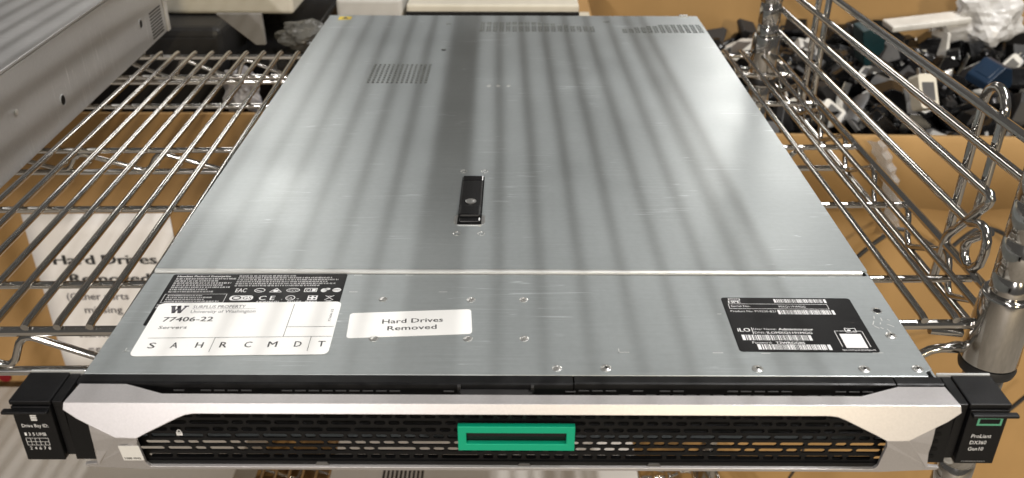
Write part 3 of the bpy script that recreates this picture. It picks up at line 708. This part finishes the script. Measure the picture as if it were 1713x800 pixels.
a = oy(135, 563, PY); s.micro(a.x-s.O.x, a.z-s.O.z, .05, .008, GREYINK, rn); a = oy(150, 588, PY); s.micro(a.x-s.O.x, a.z-s.O.z, .04, .008, GREYINK, rn)
s.mb.build('print', sign)
q = MB(); a = oy(8, 632, .797); q.prism([(a.x+.010*math.cos(t*.5236), a.z+.008*math.sin(t*.5236)) for t in range(12)], lambda u, v, t: (u, t, v), .7965, .7985, RED); tag(q.build('red_sticker'), 'small dark red round sticker low on the brown carton', 'sticker')
def device(name, a, b, m, label, cat='device', bev=.006, trim=None):
    e = empty(name, ((a[0]+b[0])/2, (a[1]+b[1])/2, a[2])); tag(e, label, cat); hx, hy, h = (b[0]-a[0])/2, (b[1]-a[1])/2, b[2]-a[2]
    q = MB(); q.box((-hx, -hy, 0), (hx, hy, h), m); q.build('housing', e, bevel=bev, seg=3)
    if trim:
        for nm, (u0, v0, u1, v1), tm in trim:                    # panels proud of the front face
            q = MB(); q.box((-hx+2*hx*u0, -hy-.003, h*v0), (-hx+2*hx*u1, -hy-.0003, h*v1), tm); q.build(nm, e, bevel=.001)
    return e
device('printer', (-.74, .93, -.60), (-.43, 1.34, -.082), CHAR, 'charcoal printer standing in the carton with the paper sign', 'printer', .012, [('front_panel', (.02, .70, .98, .97), CHAR), ('tray_slot', (.05, .62, .95, .645), DARK)])
device('black_box_device', (-.415, .90, -.60), (-.315, 1.30, -.120), SHINYB, 'glossy black tower beside the charcoal printer', 'device', .006, [('grey_strip', (.60, .55, .70, 1.0), GREYP)])
q = MB(); q.prism([(oy(x, y, .89).x, oy(x, y, .89).z) for x, y in ((430, 74), (446, 74), (438, 22), (362, 22))], lambda u, v, t: (u, t, v), .885, .893, MIDG); tag(q.build('grey_panel', bevel=.001), 'slanted grey plastic panel leaning on the black tower', 'panel')
def crumple(name, c, r, m, label, cat, seed, amp=.45, sq=(1, 1, 1), sub=4):
    bm = bmesh.new(); bmesh.ops.create_icosphere(bm, subdivisions=sub, radius=1)
    for v in bm.verts:
        n1 = noise.noise(v.co*1.6+Vector((seed, 0, 0))); n2 = noise.noise(v.co*4.5+Vector((0, seed, 0)))
        k = 1+amp*n1+amp*.5*abs(n2); v.co = Vector((v.co.x*sq[0], v.co.y*sq[1], v.co.z*sq[2]))*k*r
    me = bpy.data.meshes.new(name); bm.to_mesh(me); bm.free(); me.materials.append(m)
    o = bpy.data.objects.new(name, me); COL.objects.link(o); o.location = c; tag(o, label, cat); return o
crumple('plastic_bag', (-.388, .850, -.150), .023, BAGG, 'crumpled pale plastic bag wedged beside the charcoal printer', 'bag', 3.1, .7, (1.1, .5, 1.2))
crumple('bubble_wrap', (-.305, .93, -.092), .034, GREYF, 'crumpled grey wrapping on top of the black tower', 'wrapping', 8.2, .5, (1.1, .8, .5))
device('cream_computer_case', (-.78, .995, -.080), (-.335, 1.40, .10), CREAM, 'cream computer case lying on the charcoal printer', 'computer case', .006)
# stack behind the server
q = empty('stacked_carton', (-.10, 1.22, -.999)); tag(q, 'closed brown carton carrying the cream scanner behind the server', 'box')
m_ = MB(); m_.box((-.18, -.22, 0), (.24, .24, .857), CARD2); m_.build('carton_body', q, bevel=.003)
m_ = MB(); m_.box((-.175, -.03, .8572), (.235, .03, .8576), CREAM); m_.build('packing_tape', q)
device('cream_scanner', (-.165, 1.005, -.1405), (.100, 1.43, -.0665), CREAM, 'flat cream scanner with a black front strip behind the server', 'scanner', .004, [('front_strip', (.0, .05, 1.0, .86), BLACK), ('print_label', (.60, .45, .84, .74), WHITEP), ('port_label', (.17, .45, .34, .74), GREYP)])
device('pale_switch', (-.275, 1.02, -.1405), (-.172, 1.40, -.062), PALE, 'pale grey plastic unit beside the cream scanner', 'device', .006)

# ------------------------------------------------------------------ big open box of scrap (right rear)
BX0, BX1, BY0, BY1, BZ = .13, 1.40, .80, 1.43, -.200
gaylord('scrap_carton', BX0, BX1, BY0, BY1, BZ, .08, CARD, 'large open brown carton heaped with small electronics', R(-1.5), .105)
q = MB(); q.box((.10, 1.475, -1.0), (.155, 1.497, .05), WOOD); tag(q.build('wood_plank', bevel=.002), 'wide pale wood plank upright behind the stacked carton', 'plank')
q = MB(); q.box((-.012, -.01, 0), (.012, .01, 1.06), WOOD); o = q.build('wood_batten', bevel=.002); o.location = (.205, 1.49, -1.0); o.rotation_euler = (0, R(-3), 0); tag(o, 'narrow pale wood batten leaning by the wide plank', 'plank')
q = MB(); q.box((-.10, 1.56, -1.0), (.65, 1.575, .12), CARD2); tag(q.build('cardboard_sheet', bevel=.001), 'upright sheet of brown cardboard behind the wood planks', 'cardboard')
# packed mass under the loose pieces
def hgt(x, y):
    return -.285+.055*min(1, (y-BY0)/.45)+.020*noise.noise(Vector((x*5, y*5, .3)))
q = MB(); nx, ny = 44, 22; V = []
for j in range(ny+1):
    for i in range(nx+1):
        x = BX0+.025+(BX1-BX0-.05)*i/nx; y = BY0+.022+(BY1-BY0-.045)*j/ny; V.append((x, y, hgt(x, y)-.03+.02*noise.noise(Vector((x*40, y*40, 2)))))
q.poly(V, [(j*(nx+1)+i, j*(nx+1)+i+1, (j+1)*(nx+1)+i+1, (j+1)*(nx+1)+i) for j in range(ny) for i in range(nx)], SHINYB)
tag(q.build('packed_scrap'), 'dark packed electronics scrap filling the large carton', 'scrap', kind='stuff')
def proto_mesh(fn, m, bev=0, smooth=False, m2=None):
    q = MB(); fn(q, m, m2) if m2 else fn(q, m); o = q.build('proto', smooth=smooth, bevel=bev); return o
def handset(q, m):
    pts = []; rr = []
    for k in range(13):
        t = k/12; x = (t-.5)*.16; pts.append((x, 0, .020*math.sin(math.pi*t))); rr.append(.012 if .25 < t < .75 else .018+.004*math.sin(t*9))
    q.tube(pts, rr, m, 10)
    for sx in (-1, 1): q.lathe([(.024, -.012), (.026, -.004), (.020, .010), (.008, .014)], (sx*.066, 0, -.004), m, 16)
def dock(q, m):
    q.prism([(-.05, 0), (.05, 0), (.055, .012), (.02, .055), (-.01, .06), (-.05, .018)], lambda u, v, t: (u, t, v), -.032, .032, m)
    q.prism([(-.042, .022), (-.010, .054), (-.006, .050), (-.038, .018)], lambda u, v, t: (u, t, v+.006), -.022, .022, m)
def slab(q, m, m2):
    q.prism([(u-.034, v-.068) for u, v in rrect(.068, .136, .010, 4)], lambda u, v, t: (u, v, t), -.006, .006, m)
    q.prism([(u-.029, v-.050) for u, v in rrect(.058, .100, .003, 3)], lambda u, v, t: (u, v, t), .0061, .0068, m2)
def brick(q, m, m2):
    q.prism([(u-.022, v-.035) for u, v in rrect(.044, .070, .007, 4)], lambda u, v, t: (u, v, t), -.014, .014, m)
    q.box((-.015, -.020, .0141), (.015, .018, .0145), m2); q.box((-.008, .035, -.004), (-.006, .050, .004), STEEL); q.box((.006, .035, -.004), (.008, .050, .004), STEEL)
def coil(q, m):
    pts = []
    for k in range(90): a = k*.31; r = .045+.006*math.sin(k*.37); pts.append((r*math.cos(a), r*.75*math.sin(a), .004*math.sin(k*.9)+k*.00016))
    q.tube(pts, .0026, m, 6); q.prism([(.04, -.008), (.075, -.008), (.078, .006), (.042, .008)], lambda u, v, t: (u, v, t), -.006, .007, m)
def shell(q, m):
    n = 10; V = []
    for j in range(7):
        for i in range(n+1): a = math.pi*(.05+.9*i/n); V.append((.040*math.cos(a)*(1-.04*j), (j-3)*.018, .026*math.sin(a)))
    q.poly(V, [(j*(n+1)+i, j*(n+1)+i+1, (j+1)*(n+1)+i+1, (j+1)*(n+1)+i) for j in range(6) for i in range(n)], m)
protos = []
def P_(nm, o, label, cat, grp, wgt, r):
    protos.append(dict(name=nm, mesh=o.data, mods=[(x.width, x.segments) for x in o.modifiers if x.type == 'BEVEL'], label=label, cat=cat, grp=grp, w=wgt, r=r)); bpy.data.objects.remove(o)
P_('phone_handset', proto_mesh(handset, SHINYB, 0, True), 'curved black telephone handset in the scrap heap', 'handset', 'black handsets in the scrap carton', 5, .09)
P_('charging_dock', proto_mesh(dock, SHINYB, .0025), 'wedge-shaped black dock in the scrap heap', 'dock', 'black docks in the scrap carton', 7, .05)
P_('charging_dock', proto_mesh(dock, CHAR, .0025), 'wedge-shaped charcoal dock in the scrap heap', 'dock', 'charcoal docks in the scrap carton', 5, .05)
P_('mobile_phone', proto_mesh(slab, SHINYB, 0, False, GREYP), 'flat black phone with grey screen in the scrap heap', 'phone', 'black phones in the scrap carton', 6, .06)
P_('mobile_phone', proto_mesh(slab, WHITEP, 0, False, GREYP), 'flat whitish phone with grey screen in the scrap heap', 'phone', 'whitish phones in the scrap carton', 2.4, .06)
P_('power_adapter', proto_mesh(brick, SHINYB, .002, False, WHITEP), 'black power adapter with white label in the scrap heap', 'adapter', 'black adapters in the scrap carton', 6, .04)
P_('power_adapter', proto_mesh(brick, WHITEP, .002, False, GREYP), 'white power adapter with grey label in the scrap heap', 'adapter', 'white adapters in the scrap carton', 3.2, .04)
P_('cable_coil', proto_mesh(coil, RUBBER, 0, True), 'coiled black cable in the scrap heap', 'cable', 'black cables in the scrap carton', 3, .06)
P_('cable_coil', proto_mesh(coil, WHITEP, 0, True), 'coiled white cable in the scrap heap', 'cable', 'white cables in the scrap carton', 1.6, .06)
P_('plastic_shell', proto_mesh(shell, GREYP, 0, True), 'curved grey plastic shell in the scrap heap', 'shell', 'grey shells in the scrap carton', 4, .05)
P_('plastic_shell', proto_mesh(shell, WHITEP, 0, True), 'curved whitish plastic shell in the scrap heap', 'shell', 'whitish shells in the scrap carton', 1.6, .05)
P_('metal_bracket', proto_mesh(lambda q, m: (q.box((-.05, -.012, 0), (.05, .012, .0025), m), q.box((-.05, -.012, .0025), (-.047, .012, .03), m)), STEEL, .0006), 'bent bright steel bracket in the scrap heap', 'bracket', 'steel brackets in the scrap carton', 2.2, .05)
rn = random.Random(21); wts = [p['w'] for p in protos]
def put(p, loc, rot, sc=1, label=None, matl=None):
    me = p['mesh']
    if matl: me = me.copy(); me.materials[0] = matl
    o = bpy.data.objects.new(p['name'], me); COL.objects.link(o); o.location = loc; o.rotation_euler = rot; o.scale = (sc,)*3
    for wd_, sg in p['mods']: q = o.modifiers.new('bevel', 'BEVEL'); q.width = wd_; q.segments = sg; q.limit_method = 'ANGLE'
    tag(o, label or p['label'], p['cat'], None if label else p['grp']); return o
cnt = 0; gx, gy = 28, 21
for j in range(gy):
    for i in range(gx):
        x = .22+(1.12)*(i+rn.random())/gx; y = BY0+.05+(BY1-BY0-.10)*(j+rn.random())/gy
        p = rn.choices(protos, wts)[0]
        z = hgt(x, y)+rn.uniform(-.015, .022)
        put(p, (x, y, z), (rn.gauss(0, .75), rn.gauss(0, .75), rn.uniform(0, 6.28)), rn.uniform(.34, .68)); cnt += 1
a = oy(1436, 75, 1.05); put(protos[1], (a.x, 1.05, a.z), (.3, 1.3, .4), .6, 'dark teal dock standing on edge in the scrap heap', TEAL)
a = oy(1650, 140, .98); put(protos[1], (a.x, .98, a.z), (.2, .1, .5), .62, 'dark blue dock lying among the scrap', BLUE)
a = oy(1545, 155, .93); put(protos[6], (a.x, .93, a.z), (1.0, .1, .3), .75, 'large cream power adapter standing up near the carton front', CREAM)
a = oy(1440, 140, .97)
a = oy(1645, 32, 1.30); crumple('printed_bag', (a.x, 1.30, a.z), .06, BAGW, 'crumpled white plastic bag on top of the scrap heap', 'bag', 5.5, .55, (1.0, .7, .85))
a = oy(1550, 36, 1.28); q = MB(); q.box((-.075, -.022, -.006), (.075, .022, .006), WHITEP); o = q.build('white_tray', bevel=.003); o.location = (a.x, 1.28, a.z); o.rotation_euler = (R(4), R(-5), R(6)); tag(o, 'flat white tray beside the crumpled white bag', 'tray')
# clear tape hanging on the carton front
q = MB(); V = []; n = 16
for k in range(n+1):
    a = oy(1462+28*math.sin(k/n*2.2)+(5 if k % 2 else 0), 235+160*k/n, .786-.0015*(k % 2)); V += [(a.x-.010, a.y, a.z), (a.x+.002, a.y-.006, a.z), (a.x+.012, a.y, a.z+.003)]
q.poly(V, [(3*k+j, 3*k+j+1, 3*k+j+4, 3*k+j+3) for k in range(n) for j in range(2)], BAG)
tag(q.build('loose_tape', smooth=False, sol=.0004), 'loose clear packing tape hanging on the scrap carton', 'tape')
# black cables drooping between shelf and carton
def cable(px, label, r=.0032):
    P = [oy(x, y, v) for x, y, v in px]; out = []
    for i in range(len(P)-1):
        p0, p1, p2, p3 = P[max(i-1, 0)], P[i], P[i+1], P[min(i+2, len(P)-1)]
        for k in range(6):
            t = k/6; out.append(.5*((2*p1)+(p2-p0)*t+(2*p0-5*p1+4*p2-p3)*t*t+(3*p1-p0-3*p2+p3)*t**3))
    out.append(P[-1]); q = MB(); q.tube(out, r, RUBBER, 8); tag(q.build('black_cable', smooth=True), label, 'cable', None)
cable([(1395, 470, .74), (1440, 425, .745), (1485, 392, .75), (1510, 384, .75), (1545, 402, .74), (1585, 430, .73)], 'black cable arching behind the wire ledge, before the carton')
cable([(1590, 415, .76), (1640, 382, .765), (1690, 398, .765), (1730, 440, .76)], 'black cable arching behind the front post')
cable([(1535, 600, .72), (1600, 575, .74), (1660, 585, .75), (1700, 600, .75), (1640, 680, .74), (1640, 720, .73), (1720, 660, .73)], 'black cable looping below the front post collar')
cable([(1320, 800, .62), (1335, 775, .66), (1345, 745, .70), (1350, 700, .72)], 'thin black cable running down beside the bottom shelf', .0022)
